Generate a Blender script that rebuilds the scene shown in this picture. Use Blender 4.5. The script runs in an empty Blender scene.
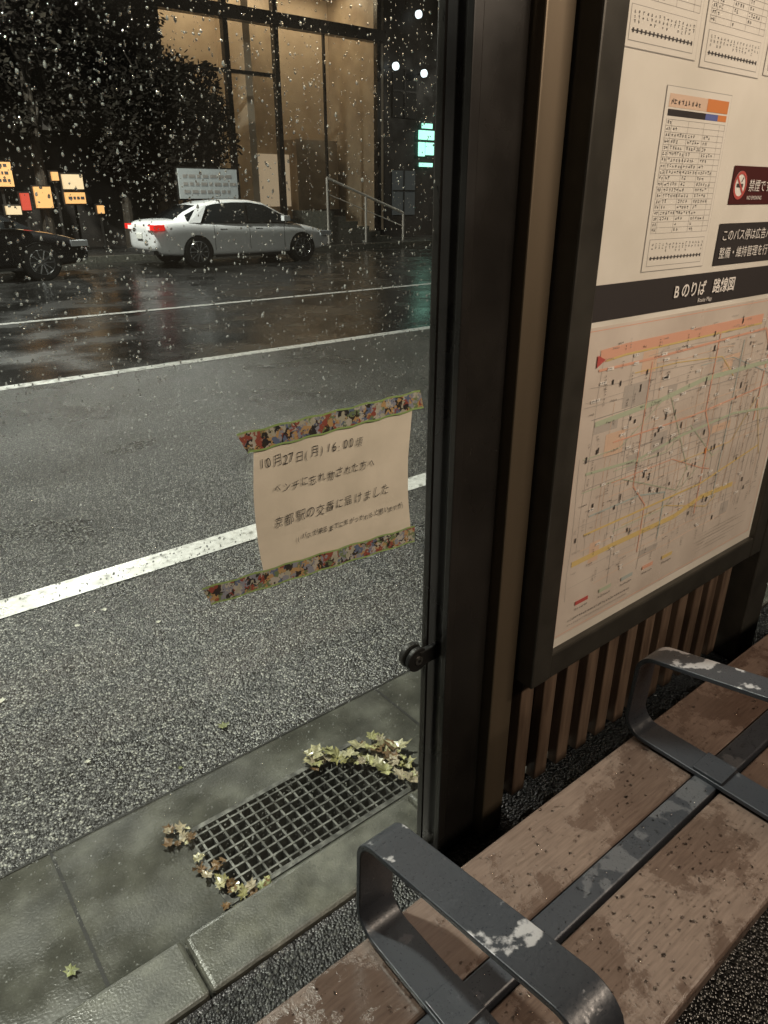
import bpy, math, random
from mathutils import Vector, Matrix
random.seed(7)
R=random.random
def U(a,b): return a+(b-a)*random.random()
sc=bpy.context.scene
COL=sc.collection
# ------------------------------------------------------------------ materials
def newmat(name):
    m=bpy.data.materials.new(name); m.use_nodes=True
    nt=m.node_tree; nt.nodes.clear()
    o=nt.nodes.new('ShaderNodeOutputMaterial')
    return m,nt,o
def pm(name,col,rough=.5,metal=0,emit=None,es=0,spec=.5,coat=0):
    m,nt,o=newmat(name)
    b=nt.nodes.new('ShaderNodeBsdfPrincipled')
    b.inputs['Base Color'].default_value=(*col,1)
    b.inputs['Roughness'].default_value=rough
    b.inputs['Metallic'].default_value=metal
    b.inputs['Specular IOR Level'].default_value=spec
    b.inputs['Coat Weight'].default_value=coat
    if emit:
        b.inputs['Emission Color'].default_value=(*emit,1)
        b.inputs['Emission Strength'].default_value=es
    nt.links.new(b.outputs[0],o.inputs[0])
    return m
def nm(name,stops,scale=10,detail=6,r0=.4,r1=.7,metal=0,bump=0,bdist=.002,bscale=None,kind='noise',stretch=(1,1,1),spec=.5,rscale=None,rlo=.4,rhi=.6):
    """noise coloured principled: stops [(pos,col)...]"""
    m,nt,o=newmat(name); N=nt.nodes; L=nt.links
    tc=N.new('ShaderNodeTexCoord'); mp=N.new('ShaderNodeMapping'); mp.inputs['Scale'].default_value=stretch
    L.new(tc.outputs['Object'],mp.inputs[0])
    if kind=='noise':
        t=N.new('ShaderNodeTexNoise'); t.inputs['Scale'].default_value=scale; t.inputs['Detail'].default_value=detail; out=t.outputs[0]
    else:
        t=N.new('ShaderNodeTexVoronoi'); t.inputs['Scale'].default_value=scale
        s=N.new('ShaderNodeSeparateColor'); L.new(t.outputs['Color'],s.inputs[0]); out=s.outputs[0]
    L.new(mp.outputs[0],t.inputs['Vector'])
    cr=N.new('ShaderNodeValToRGB'); e=cr.color_ramp.elements
    e[0].position=stops[0][0]; e[0].color=(*stops[0][1],1)
    e[1].position=stops[-1][0]; e[1].color=(*stops[-1][1],1)
    for p,c in stops[1:-1]:
        x=e.new(p); x.color=(*c,1)
    L.new(out,cr.inputs[0])
    b=N.new('ShaderNodeBsdfPrincipled'); L.new(cr.outputs[0],b.inputs['Base Color'])
    b.inputs['Metallic'].default_value=metal; b.inputs['Specular IOR Level'].default_value=spec
    t2=N.new('ShaderNodeTexNoise'); t2.inputs['Scale'].default_value=rscale or scale*.4; t2.inputs['Detail'].default_value=5
    L.new(mp.outputs[0],t2.inputs['Vector'])
    mr=N.new('ShaderNodeMapRange'); mr.inputs[1].default_value=rlo; mr.inputs[2].default_value=rhi; mr.inputs[3].default_value=r0; mr.inputs[4].default_value=r1
    L.new(t2.outputs[0],mr.inputs[0]); L.new(mr.outputs[0],b.inputs['Roughness'])
    if bump:
        if bscale:
            t3=N.new('ShaderNodeTexNoise'); t3.inputs['Scale'].default_value=bscale; t3.inputs['Detail'].default_value=4
            L.new(mp.outputs[0],t3.inputs['Vector']); bo=t3.outputs[0]
        else: bo=out
        bp=N.new('ShaderNodeBump'); bp.inputs['Strength'].default_value=bump; bp.inputs['Distance'].default_value=bdist
        L.new(bo,bp.inputs['Height']); L.new(bp.outputs[0],b.inputs['Normal'])
    L.new(b.outputs[0],o.inputs[0])
    return m

def asphalt(name,vs,dark,light,rough0,rough1,bd,wet=.5,lo=.8):
    m,nt,o=newmat(name); N=nt.nodes; L=nt.links
    tc=N.new('ShaderNodeTexCoord')
    v=N.new('ShaderNodeTexVoronoi'); v.inputs['Scale'].default_value=vs; L.new(tc.outputs['Object'],v.inputs['Vector'])
    s=N.new('ShaderNodeSeparateColor'); L.new(v.outputs['Color'],s.inputs[0])
    cr=N.new('ShaderNodeValToRGB'); e=cr.color_ramp.elements
    e[0].position=.25; e[0].color=(*[dark]*3,1); e[1].position=1; e[1].color=(light,light,light*.9,1)
    x=e.new(.75); x.color=(dark*.5+light*.25,)*3+(1,)
    L.new(s.outputs[0],cr.inputs[0])
    n=N.new('ShaderNodeTexNoise'); n.inputs['Scale'].default_value=1.1; n.inputs['Detail'].default_value=7; L.new(tc.outputs['Object'],n.inputs['Vector'])
    mr=N.new('ShaderNodeMapRange'); mr.inputs[1].default_value=.35; mr.inputs[2].default_value=.65; mr.inputs[3].default_value=lo; mr.inputs[4].default_value=1.1
    L.new(n.outputs[0],mr.inputs[0])
    mx=N.new('ShaderNodeMix'); mx.data_type='RGBA'; mx.blend_type='MULTIPLY'; mx.inputs[0].default_value=1
    L.new(cr.outputs[0],mx.inputs[6]); L.new(mr.outputs[0],mx.inputs[7])
    gp=N.new('ShaderNodeMapRange'); gp.inputs[1].default_value=.25; gp.inputs[2].default_value=.75; gp.inputs[3].default_value=1; gp.inputs[4].default_value=.25
    L.new(v.outputs['Distance'],gp.inputs[0])
    mx2=N.new('ShaderNodeMix'); mx2.data_type='RGBA'; mx2.blend_type='MULTIPLY'; mx2.inputs[0].default_value=1
    L.new(mx.outputs[2],mx2.inputs[6]); L.new(gp.outputs[0],mx2.inputs[7])
    b=N.new('ShaderNodeBsdfPrincipled'); L.new(mx2.outputs[2],b.inputs['Base Color'])
    r=N.new('ShaderNodeMapRange'); r.inputs[1].default_value=.4; r.inputs[2].default_value=.6; r.inputs[3].default_value=rough0; r.inputs[4].default_value=rough1
    L.new(n.outputs[0],r.inputs[0]); L.new(r.outputs[0],b.inputs['Roughness'])
    bp=N.new('ShaderNodeBump'); bp.invert=True; bp.inputs['Strength'].default_value=wet; bp.inputs['Distance'].default_value=bd
    L.new(v.outputs['Distance'],bp.inputs['Height']); L.new(bp.outputs[0],b.inputs['Normal'])
    L.new(b.outputs[0],o.inputs[0])
    return m

M={}
M['asph']=asphalt('porous_asphalt',150,.028,.47,.27,.36,.0045,.9,.85)
M['asph2']=asphalt('wet_asphalt',60,.011,.07,.14,.30,.0018,.45)
M['walk']=asphalt('pavement_asphalt',170,.012,.12,.2,.4,.004,.8)
M['conc']=nm('wet_concrete',[(.3,(.033,.034,.029)),(.5,(.060,.060,.051)),(.7,(.105,.106,.09))],9,12,.12,.45,bump=.3,bdist=.003,bscale=160)
M['kerb']=nm('kerb_concrete',[(.3,(.045,.045,.038)),(.5,(.078,.078,.066)),(.7,(.12,.12,.10))],20,10,.25,.5,bump=.35,bdist=.003,bscale=200)
M['line']=nm('road_paint',[(.3,(.25,.25,.23)),(.42,(.52,.52,.5)),(.7,(.68,.68,.66))],30,10,.2,.45,bump=.4,bdist=.003,bscale=150)
M['joint']=pm('joint_dark',(.01,.01,.009),.7)
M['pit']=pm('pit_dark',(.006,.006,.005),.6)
M['galv']=nm('galvanised_steel',[(.3,(.10,.10,.095)),(.7,(.24,.24,.22))],60,6,.3,.55,metal=.7)
M['blk']=nm('black_frame_paint',[(.3,(.012,.011,.010)),(.7,(.022,.020,.018))],8,6,.22,.42,bump=.05,bdist=.001)
M['frame']=nm('bronze_frame',[(.3,(.045,.042,.036)),(.7,(.07,.066,.056))],12,6,.3,.45,metal=.4)
M['bronze']=nm('bronze_strip',[(.3,(.12,.096,.066)),(.7,(.22,.172,.118))],5,9,.28,.5,metal=.5,stretch=(1,1,.12))
M['wbatten']=nm('batten_wood',[(.3,(.09,.060,.042)),(.7,(.18,.126,.09))],12,8,.4,.6,stretch=(6,6,.6))
M['metal']=pm('brushed_metal',(.5,.5,.48),.3,1)
M['rub']=pm('black_rubber',(.01,.01,.01),.45)
M['dark']=pm('dark_interior',(.01,.009,.008),.7)

def metal_splotch():
    m,nt,o=newmat('wet_painted_steel'); N=nt.nodes; L=nt.links
    tc=N.new('ShaderNodeTexCoord')
    n=N.new('ShaderNodeTexNoise'); n.inputs['Scale'].default_value=26; n.inputs['Detail'].default_value=6; n.inputs['Roughness'].default_value=.55; L.new(tc.outputs['Object'],n.inputs['Vector'])
    n2=N.new('ShaderNodeTexNoise'); n2.inputs['Scale'].default_value=9; L.new(tc.outputs['Object'],n2.inputs['Vector'])
    mu=N.new('ShaderNodeMath'); mu.operation='MULTIPLY'; L.new(n.outputs[0],mu.inputs[0]); L.new(n2.outputs[0],mu.inputs[1])
    cr=N.new('ShaderNodeValToRGB'); e=cr.color_ramp.elements
    e[0].position=.308; e[0].color=(0,0,0,1); e[1].position=.335; e[1].color=(1,1,1,1)
    L.new(mu.outputs[0],cr.inputs[0])
    g=N.new('ShaderNodeNewGeometry'); sp=N.new('ShaderNodeSeparateXYZ'); L.new(g.outputs['Normal'],sp.inputs[0])
    gt=N.new('ShaderNodeMath'); gt.operation='GREATER_THAN'; gt.inputs[1].default_value=.8; L.new(sp.outputs[2],gt.inputs[0])
    sx=N.new('ShaderNodeSeparateXYZ'); L.new(tc.outputs['Object'],sx.inputs[0])
    gz=N.new('ShaderNodeMath'); gz.operation='GREATER_THAN'; gz.inputs[1].default_value=.6; L.new(sx.outputs[2],gz.inputs[0])
    gzz=N.new('ShaderNodeMath'); gzz.operation='MULTIPLY_ADD'; gzz.inputs[1].default_value=.85; gzz.inputs[2].default_value=.15; L.new(gz.outputs[0],gzz.inputs[0])
    f=N.new('ShaderNodeMath'); f.operation='MULTIPLY'; L.new(cr.outputs[0],f.inputs[0]); L.new(gt.outputs[0],f.inputs[1])
    f2=N.new('ShaderNodeMath'); f2.operation='MULTIPLY'; L.new(f.outputs[0],f2.inputs[0]); L.new(gzz.outputs[0],f2.inputs[1])
    mx=N.new('ShaderNodeMix'); mx.data_type='RGBA'; L.new(f2.outputs[0],mx.inputs[0])
    mx.inputs[6].default_value=(.036,.040,.049,1); mx.inputs[7].default_value=(.36,.36,.38,1)
    b=N.new('ShaderNodeBsdfPrincipled'); L.new(mx.outputs[2],b.inputs['Base Color'])
    b.inputs['Metallic'].default_value=.2
    n3=N.new('ShaderNodeTexNoise'); n3.inputs['Scale'].default_value=300; n3.inputs['Detail'].default_value=2; L.new(tc.outputs['Object'],n3.inputs['Vector'])
    mr=N.new('ShaderNodeMapRange'); mr.inputs[1].default_value=.3; mr.inputs[2].default_value=.7; mr.inputs[3].default_value=.26; mr.inputs[4].default_value=.48
    L.new(n3.outputs[0],mr.inputs[0]); L.new(mr.outputs[0],b.inputs['Roughness'])
    bp=N.new('ShaderNodeBump'); bp.inputs['Strength'].default_value=.15; bp.inputs['Distance'].default_value=.001; L.new(n3.outputs[0],bp.inputs['Height']); L.new(bp.outputs[0],b.inputs['Normal'])
    L.new(b.outputs[0],o.inputs[0]); return m
M['arm']=metal_splotch()

def slatmat():
    m,nt,o=newmat('composite_slat_wet'); N=nt.nodes; L=nt.links
    tc=N.new('ShaderNodeTexCoord')
    mp=N.new('ShaderNodeMapping'); mp.inputs['Scale'].default_value=(3,30,30); L.new(tc.outputs['Object'],mp.inputs[0])
    g=N.new('ShaderNodeTexNoise'); g.inputs['Scale'].default_value=8; g.inputs['Detail'].default_value=8; L.new(mp.outputs[0],g.inputs['Vector'])
    cr=N.new('ShaderNodeValToRGB'); e=cr.color_ramp.elements
    e[0].position=.3; e[0].color=(.105,.074,.060,1); e[1].position=.7; e[1].color=(.155,.113,.093,1); L.new(g.outputs[0],cr.inputs[0])
    n=N.new('ShaderNodeTexNoise'); n.inputs['Scale'].default_value=6; n.inputs['Detail'].default_value=9; n.inputs['Roughness'].default_value=.68; n.inputs['Distortion'].default_value=.2; L.new(tc.outputs['Object'],n.inputs['Vector'])
    wr=N.new('ShaderNodeMapRange'); wr.inputs[1].default_value=.49; wr.inputs[2].default_value=.55; wr.inputs[4].default_value=.75; L.new(n.outputs[0],wr.inputs[0])
    n4=N.new('ShaderNodeTexNoise'); n4.inputs['Scale'].default_value=120; L.new(tc.outputs['Object'],n4.inputs['Vector'])
    sp=N.new('ShaderNodeMapRange'); sp.inputs[1].default_value=.63; sp.inputs[2].default_value=.68; sp.inputs[4].default_value=.8; L.new(n4.outputs[0],sp.inputs[0])
    rg=N.new('ShaderNodeMapRange'); rg.inputs[1].default_value=.44; rg.inputs[2].default_value=.52; L.new(n.outputs[0],rg.inputs[0])
    sm=N.new('ShaderNodeMath'); sm.operation='MULTIPLY'; L.new(sp.outputs[0],sm.inputs[0]); L.new(rg.outputs[0],sm.inputs[1])
    mxx=N.new('ShaderNodeMath'); mxx.operation='MAXIMUM'; L.new(wr.outputs[0],mxx.inputs[0]); L.new(sm.outputs[0],mxx.inputs[1])
    mx=N.new('ShaderNodeMix'); mx.data_type='RGBA'; mx.blend_type='MULTIPLY'; L.new(mxx.outputs[0],mx.inputs[0])
    L.new(cr.outputs[0],mx.inputs[6]); mx.inputs[7].default_value=(.5,.45,.43,1)
    b=N.new('ShaderNodeBsdfPrincipled'); L.new(mx.outputs[2],b.inputs['Base Color'])
    mr=N.new('ShaderNodeMapRange'); mr.inputs[3].default_value=.38; mr.inputs[4].default_value=.13; L.new(mxx.outputs[0],mr.inputs[0]); L.new(mr.outputs[0],b.inputs['Roughness'])
    bp=N.new('ShaderNodeBump'); bp.inputs['Strength'].default_value=.12; bp.inputs['Distance'].default_value=.002; L.new(g.outputs[0],bp.inputs['Height'])
    bp2=N.new('ShaderNodeBump'); bp2.inputs['Strength'].default_value=.4; bp2.inputs['Distance'].default_value=.002; L.new(mxx.outputs[0],bp2.inputs['Height']); L.new(bp.outputs[0],bp2.inputs['Normal']); L.new(bp2.outputs[0],b.inputs['Normal'])
    L.new(b.outputs[0],o.inputs[0]); return m
M['slat']=slatmat()

def glassmat():
    m,nt,o=newmat('pane_glass'); N=nt.nodes; L=nt.links
    lw=N.new('ShaderNodeLayerWeight'); lw.inputs[0].default_value=.5
    p=N.new('ShaderNodeMath'); p.operation='POWER'; p.inputs[1].default_value=5; L.new(lw.outputs['Facing'],p.inputs[0])
    a=N.new('ShaderNodeMath'); a.operation='MULTIPLY_ADD'; a.inputs[1].default_value=.8; a.inputs[2].default_value=.04; L.new(p.outputs[0],a.inputs[0])
    t=N.new('ShaderNodeBsdfTransparent'); t.inputs[0].default_value=(.95,.97,.955,1)
    g=N.new('ShaderNodeBsdfGlossy'); g.inputs['Roughness'].default_value=.03
    mx=N.new('ShaderNodeMixShader'); L.new(a.outputs[0],mx.inputs[0]); L.new(t.outputs[0],mx.inputs[1]); L.new(g.outputs[0],mx.inputs[2])
    d=N.new('ShaderNodeBsdfDiffuse'); d.inputs[0].default_value=(.6,.6,.55,1)
    tc=N.new('ShaderNodeTexCoord'); n=N.new('ShaderNodeTexNoise'); n.inputs['Scale'].default_value=5; n.inputs['Detail'].default_value=6; L.new(tc.outputs['Object'],n.inputs['Vector'])
    k=N.new('ShaderNodeMapRange'); k.inputs[1].default_value=.35; k.inputs[2].default_value=.75; k.inputs[3].default_value=.002; k.inputs[4].default_value=.025; L.new(n.outputs[0],k.inputs[0])
    m2=N.new('ShaderNodeMixShader'); L.new(k.outputs[0],m2.inputs[0]); L.new(mx.outputs[0],m2.inputs[1]); L.new(d.outputs[0],m2.inputs[2])
    L.new(m2.outputs[0],o.inputs[0]); return m
M['glass']=glassmat()
def dropmat(name,f):
    m,nt,o=newmat(name); N=nt.nodes; L=nt.links
    g=N.new('ShaderNodeBsdfGlass'); g.inputs['IOR'].default_value=1.33; g.inputs['Roughness'].default_value=.06
    t=N.new('ShaderNodeBsdfTranslucent'); t.inputs[0].default_value=(.9,.92,.86,1)  # white translucency mixed into the water stands in for refracted glints
    mx=N.new('ShaderNodeMixShader'); mx.inputs[0].default_value=f; L.new(g.outputs[0],mx.inputs[1]); L.new(t.outputs[0],mx.inputs[2])
    L.new(mx.outputs[0],o.inputs[0]); return m
M['drop']=dropmat('rain_drop_faint_glint',.05); M['drop2']=dropmat('rain_drop_painted_glint',.20)
def tapemat():
    m,nt,o=newmat('patterned_tape'); N=nt.nodes; L=nt.links
    tc=N.new('ShaderNodeTexCoord'); nz=N.new('ShaderNodeTexNoise'); nz.inputs['Scale'].default_value=140; nz.inputs['Detail'].default_value=4; L.new(tc.outputs['Object'],nz.inputs['Vector'])
    v=N.new('ShaderNodeTexVoronoi'); v.inputs['Scale'].default_value=125; v.inputs['Randomness'].default_value=1
    ad=N.new('ShaderNodeVectorMath'); ad.operation='MULTIPLY_ADD'; ad.inputs[1].default_value=(.03,.02,.03); L.new(nz.outputs['Color'],ad.inputs[0]); L.new(tc.outputs['Object'],ad.inputs[2]); L.new(ad.outputs[0],v.inputs['Vector'])
    s=N.new('ShaderNodeSeparateColor'); L.new(v.outputs['Color'],s.inputs[0])
    cr=N.new('ShaderNodeValToRGB'); cr.color_ramp.interpolation='CONSTANT'; e=cr.color_ramp.elements
    cols=[(.03,.03,.035),(.40,.40,.32),(.28,.08,.06),(.12,.16,.26),(.45,.30,.14),(.04,.035,.03),(.26,.28,.34),(.46,.45,.40),(.16,.22,.11)]
    e[0].position=0; e[0].color=(*cols[0],1); e[1].position=8/9; e[1].color=(*cols[8],1)
    for i in range(1,8):
        x=e.new(i/9); x.color=(*cols[i],1)
    L.new(s.outputs[0],cr.inputs[0])
    b=N.new('ShaderNodeBsdfPrincipled'); L.new(cr.outputs[0],b.inputs['Base Color']); b.inputs['Roughness'].default_value=.35
    L.new(b.outputs[0],o.inputs[0]); return m
M['tape']=tapemat()
M['tapeg']=pm('tape_border_green',(.28,.42,.15),.4)
M['paper']=nm('notice_paper',[(.3,(.62,.58,.48)),(.7,(.75,.70,.59))],14,6,.6,.8,bump=.3,bdist=.002,bscale=20)
M['ink']=pm('pen_ink',(.02,.02,.025),.5)
M['poster']=nm('poster_paper',[(.3,(.68,.65,.58)),(.7,(.80,.77,.70))],6,8,.3,.5)
M['sheet']=nm('timetable_sheet',[(.3,(.70,.67,.60)),(.7,(.80,.77,.71))],6,8,.3,.5)
M['pinkp']=nm('map_paper',[(.3,(.56,.49,.43)),(.7,(.70,.63,.56))],7,9,.25,.5)
M['ptext']=pm('print_black',(.06,.055,.055),.5)
M['pgrey']=pm('print_grey',(.36,.34,.32),.5)
M['plg']=pm('print_light_grey',(.48,.44,.40),.5)
M['pban']=pm('banner_black',(.05,.045,.045),.35)
M['pwhite']=pm('print_white',(.82,.79,.75),.5)
M['porange']=pm('print_orange',(.66,.24,.08),.5)
M['pblue']=pm('print_blue',(.12,.15,.38),.5)
M['psal']=pm('print_salmon',(.72,.40,.29),.5)
M['ppeach']=pm('print_peach',(.68,.50,.38),.5)
M['pgreen']=pm('print_green',(.47,.53,.40),.5)
M['pyel']=pm('print_yellow',(.68,.52,.22),.5)
M['pred']=pm('print_red',(.50,.10,.09),.5)
M['pmar']=pm('print_maroon',(.08,.022,.022),.4)
M['pteal']=pm('print_teal',(.43,.49,.47),.5)
# ------------------------------------------------------------------ mesh batch
class B:
    def __init__(s): s.v=[];s.f=[];s.m=[];s.mats=[]
    def mi(s,m):
        m=M[m] if isinstance(m,str) else m
        if m not in s.mats: s.mats.append(m)
        return s.mats.index(m)
    def poly(s,pts,m):
        i=len(s.v); s.v+= [tuple(p) for p in pts]; s.f.append(tuple(range(i,i+len(pts)))); s.m.append(s.mi(m))
    def box(s,x0,x1,y0,y1,z0,z1,m):
        i=len(s.v); s.v+=[(x0,y0,z0),(x1,y0,z0),(x1,y1,z0),(x0,y1,z0),(x0,y0,z1),(x1,y0,z1),(x1,y1,z1),(x0,y1,z1)]
        k=s.mi(m)
        for f in ((0,3,2,1),(4,5,6,7),(0,1,5,4),(1,2,6,5),(2,3,7,6),(3,0,4,7)):
            s.f.append(tuple(i+a for a in f)); s.m.append(k)
    def flat(s,x0,x1,y0,y1,z,m): s.poly([(x0,y0,z),(x1,y0,z),(x1,y1,z),(x0,y1,z)],m)
    def q(s,x0,x1,z0,z1,y,m): s.poly([(x0,y,z0),(x1,y,z0),(x1,y,z1),(x0,y,z1)],m)
    def seg(s,a,b,w,y,m):
        dx=b[0]-a[0];dz=b[1]-a[1];l=math.hypot(dx,dz) or 1;nx=-dz/l*w/2;nz=dx/l*w/2
        s.poly([(a[0]-nx,y,a[1]-nz),(b[0]-nx,y,b[1]-nz),(b[0]+nx,y,b[1]+nz),(a[0]+nx,y,a[1]+nz)],m)
    def tube(s,a,b,r,m,n=10,r2=None):
        a=Vector(a);b=Vector(b);d=(b-a).normalized();u=d.orthogonal().normalized();w=d.cross(u);r2=r if r2 is None else r2
        i=len(s.v);k=s.mi(m)
        for j in range(n):
            t=2*math.pi*j/n;o=u*math.cos(t)+w*math.sin(t)
            s.v.append(tuple(a+o*r)); s.v.append(tuple(b+o*r2))
        for j in range(n):
            p=i+2*j;q=i+2*((j+1)%n); s.f.append((p,q,q+1,p+1)); s.m.append(k)
        s.f.append(tuple(i+2*j for j in range(n))[::-1]); s.m.append(k)
        s.f.append(tuple(i+2*j+1 for j in range(n))); s.m.append(k)
    def build(s,name,parent=None,bevel=0,smooth=False,subsurf=0,seg=2):
        me=bpy.data.meshes.new(name); me.from_pydata(s.v,[],s.f)
        for m in s.mats: me.materials.append(m)
        me.polygons.foreach_set('material_index',s.m)
        if smooth: me.polygons.foreach_set('use_smooth',[True]*len(s.f))
        me.update(); o=bpy.data.objects.new(name,me); COL.objects.link(o)
        if parent: o.parent=parent
        if bevel:
            md=o.modifiers.new('b','BEVEL'); md.width=bevel; md.segments=seg; md.limit_method='ANGLE'
        if subsurf:
            md=o.modifiers.new('s','SUBSURF'); md.levels=subsurf; md.render_levels=subsurf
        return o
def empty(name,parent=None,loc=(0,0,0)):
    o=bpy.data.objects.new(name,None); COL.objects.link(o); o.parent=parent; o.location=loc; return o
def txt(s,x,z,y,size,mat,parent,name='lettering',align='LEFT',rot=0,sx=1,shear=0,off=0):
    c=bpy.data.curves.new(name,'FONT'); c.body=s; c.size=size; c.align_x=align; c.shear=shear; c.offset=off
    c.materials.append(M[mat]); o=bpy.data.objects.new(name,c); COL.objects.link(o)
    o.location=(x,y,z); o.rotation_euler=(math.radians(90),rot,0); o.scale=(sx,1,1)
    if parent: o.parent=parent
    return o
# ------------------------------------------------------------------ camera
CH=1.5
cam=bpy.data.cameras.new('cam'); co=bpy.data.objects.new('cam',cam); COL.objects.link(co); sc.camera=co
co.location=(0,0,CH); co.rotation_euler=(math.radians(65.8),0,math.radians(-38.7))
cam.sensor_fit='VERTICAL'; cam.sensor_height=36; cam.lens=24.61; cam.clip_start=.02; cam.clip_end=900
# ------------------------------------------------------------------ world
w=bpy.data.worlds.new('World'); sc.world=w; w.use_nodes=True
nt=w.node_tree; bg=nt.nodes['Background']; sky=nt.nodes.new('ShaderNodeTexSky'); sky.sky_type='NISHITA'; sky.sun_disc=False
sky.sun_elevation=math.radians(-4); sky.sun_rotation=math.radians(200); nt.links.new(sky.outputs[0],bg.inputs[0]); bg.inputs[1].default_value=.05
sc.view_settings.view_transform='Standard'; sc.view_settings.look='None'; sc.view_settings.exposure=0
# ------------------------------------------------------------------ ground / road
b=B(); b.flat(-300,300,-300,300,-.45,'walk'); b.build('ground')
b=B(); b.flat(-80,80,1.5,6.62,0,'asph'); b.build('road')
b=B(); b.flat(-80,80,6.62,19,0,'asph2'); b.build('road.001')
b=B()
for y,wd in ((2.74,.15),(6.6,.15),(10.25,.14)): b.flat(-80,80,y,y+wd,.004,'line')
b.build('road_marking')
GX0,GX1,GY0,GY1=.41,.98,1.085,1.345
b=B()
b.flat(-80,GX0,1.0,1.5,0,'conc'); b.flat(GX1,80,1.0,1.5,0,'conc'); b.flat(GX0,GX1,1.0,GY0,0,'conc'); b.flat(GX0,GX1,GY1,1.5,0,'conc')
for x in [-2.9,-1.9,-.89,.13,1.16,2.2,3.2,4.2]: b.flat(x-.004,x+.004,1.0,1.5,.002,'joint')
b.flat(-80,80,1.497,1.503,.0025,'joint')
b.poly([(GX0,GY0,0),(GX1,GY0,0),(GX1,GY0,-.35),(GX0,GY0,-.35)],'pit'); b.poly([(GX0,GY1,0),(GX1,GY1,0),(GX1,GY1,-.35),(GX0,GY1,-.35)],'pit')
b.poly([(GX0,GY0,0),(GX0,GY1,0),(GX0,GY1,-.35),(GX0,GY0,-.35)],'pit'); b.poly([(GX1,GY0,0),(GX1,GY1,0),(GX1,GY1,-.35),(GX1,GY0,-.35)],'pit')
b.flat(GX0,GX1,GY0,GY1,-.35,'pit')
b.build('gutter')
b=B()
xs=[-80]+[ .27+ .6*i for i in range(-14,30)]+[80]
for i in range(len(xs)-1): b.box(xs[i]+.0015,xs[i+1]-.0015,.86,1.0,-.2,.12,'kerb')
b.build('kerb',bevel=.012,seg=3)
b=B(); b.box(-80,80,-9,.855,-.2,.112,'walk'); b.build('sidewalk')
# grate
g=B()
fr=.014
g.box(GX0,GX1,GY0,GY0+fr,-.03,.004,'galv'); g.box(GX0,GX1,GY1-fr,GY1,-.03,.004,'galv')
g.box(GX0,GX0+fr,GY0+fr,GY1-fr,-.03,.0035,'galv'); g.box(GX1-fr,GX1,GY0+fr,GY1-fr,-.03,.0035,'galv')
n=9
for i in range(1,n):
    y=GY0+(GY1-GY0)*i/n; g.box(GX0+fr,GX1-fr,y-.0026,y+.0026,-.03,.003,'galv')
n=19
for i in range(1,n):
    x=GX0+(GX1-GX0)*i/n; g.box(x-.0028,x+.0028,GY0+fr,GY1-fr,-.026,.0015,'galv')
g.build('drain_grate')
# leaves
LM=[nm('leaf_%d'%i,[(.35,tuple(v*.5 for v in c)),(.65,c)],60,6,.2,.5) for i,c in enumerate([(.42,.41,.20),(.46,.43,.26),(.30,.28,.12),(.18,.11,.055),(.42,.36,.25),(.28,.30,.14)])]
def leaf(b,x,y,z,s,rz,tilt,mat,curl=1):
    lob=[(180,.35),(150,.7),(125,.5),(100,.9),(75,.62),(55,.95),(32,.66),(12,.9),(0,1.15),(-14,.85),(-34,.64),(-58,.92),(-78,.6),(-102,.85),(-128,.5),(-152,.65)]
    pts=[]; asym=U(.7,1.15)
    for a,r in lob:
        t=math.radians(a+U(-8,8)); r=s*r*U(.75,1.12)
        px=r*math.cos(t);py=r*math.sin(t)*asym; pz=curl*(abs(py)*U(.1,.5)+ U(.0,.4)*px*px/s)+U(-.1,.12)*s
        pts.append(Vector((px,py,max(pz,-.2*s))))
    mt=Matrix.Translation((x,y,z))@Matrix.Rotation(rz,4,'Z')@Matrix.Rotation(tilt,4,'Y')
    c=mt@Vector((0,0,0)); i0=len(b.v); b.v.append(tuple(c)); k=b.mi(mat); n=len(pts)
    for p in pts: b.v.append(tuple(mt@p))
    for i in range(n): b.f.append((i0,i0+1+i,i0+1+(i+1)%n)); b.m.append(k)
b=B()
T=[Vector((.80,1.335)),Vector((1.02,1.27)),Vector((.985,1.09))]
for i in range(66):
    u_,v_=R(),R()
    if i<36:
        p=T[0].lerp(T[1],u_) if R()<.55 else T[1].lerp(T[2],u_)
        p=p+Vector((U(-.03,.02),U(-.03,.025)))
    else:
        if u_+v_>1: u_,v_=1-u_,1-v_
        p=T[1]+(T[0]-T[1])*u_*.8+(T[2]-T[1])*v_
    leaf(b,p.x,p.y,U(.008,.03),U(.014,.036),U(0,6.3),U(-.4,.4),random.choice(LM[:5]))
for i in range(26):
    y=U(1.05,1.38); x=.425-(y-1.2)*.2+U(-.03,.03)
    leaf(b,x,y,U(.006,.02),U(.010,.026),U(0,6.3),U(-.4,.4),random.choice([LM[3],LM[3],LM[1],LM[2],LM[4]]))
for i in range(10): leaf(b,U(.4,.52),U(1.04,1.10),.008,U(.01,.02),U(0,6),U(-.3,.3),random.choice(LM))
for x,y,s in ((.68,1.64,.024),(.08,1.16,.018),(-.05,1.3,.012),(.5,1.56,.010)):
    leaf(b,x,y,.008,s,U(0,6),.1,LM[5],.3)
b.build('fallen_leaves')
wl=pm('petal_white',(.5,.5,.42),.4); b=B()
for x,y,s in ((.17,2.2,.02),(.62,2.55,.014),(.5,2.5,.014),(.75,2.33,.016),(.35,3.2,.016),(1.4,2.4,.016),(.3,1.75,.012)):
    leaf(b,x,y,.008,s,U(0,6),.1,wl,.3)
b.build('leaf_litter')
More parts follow.
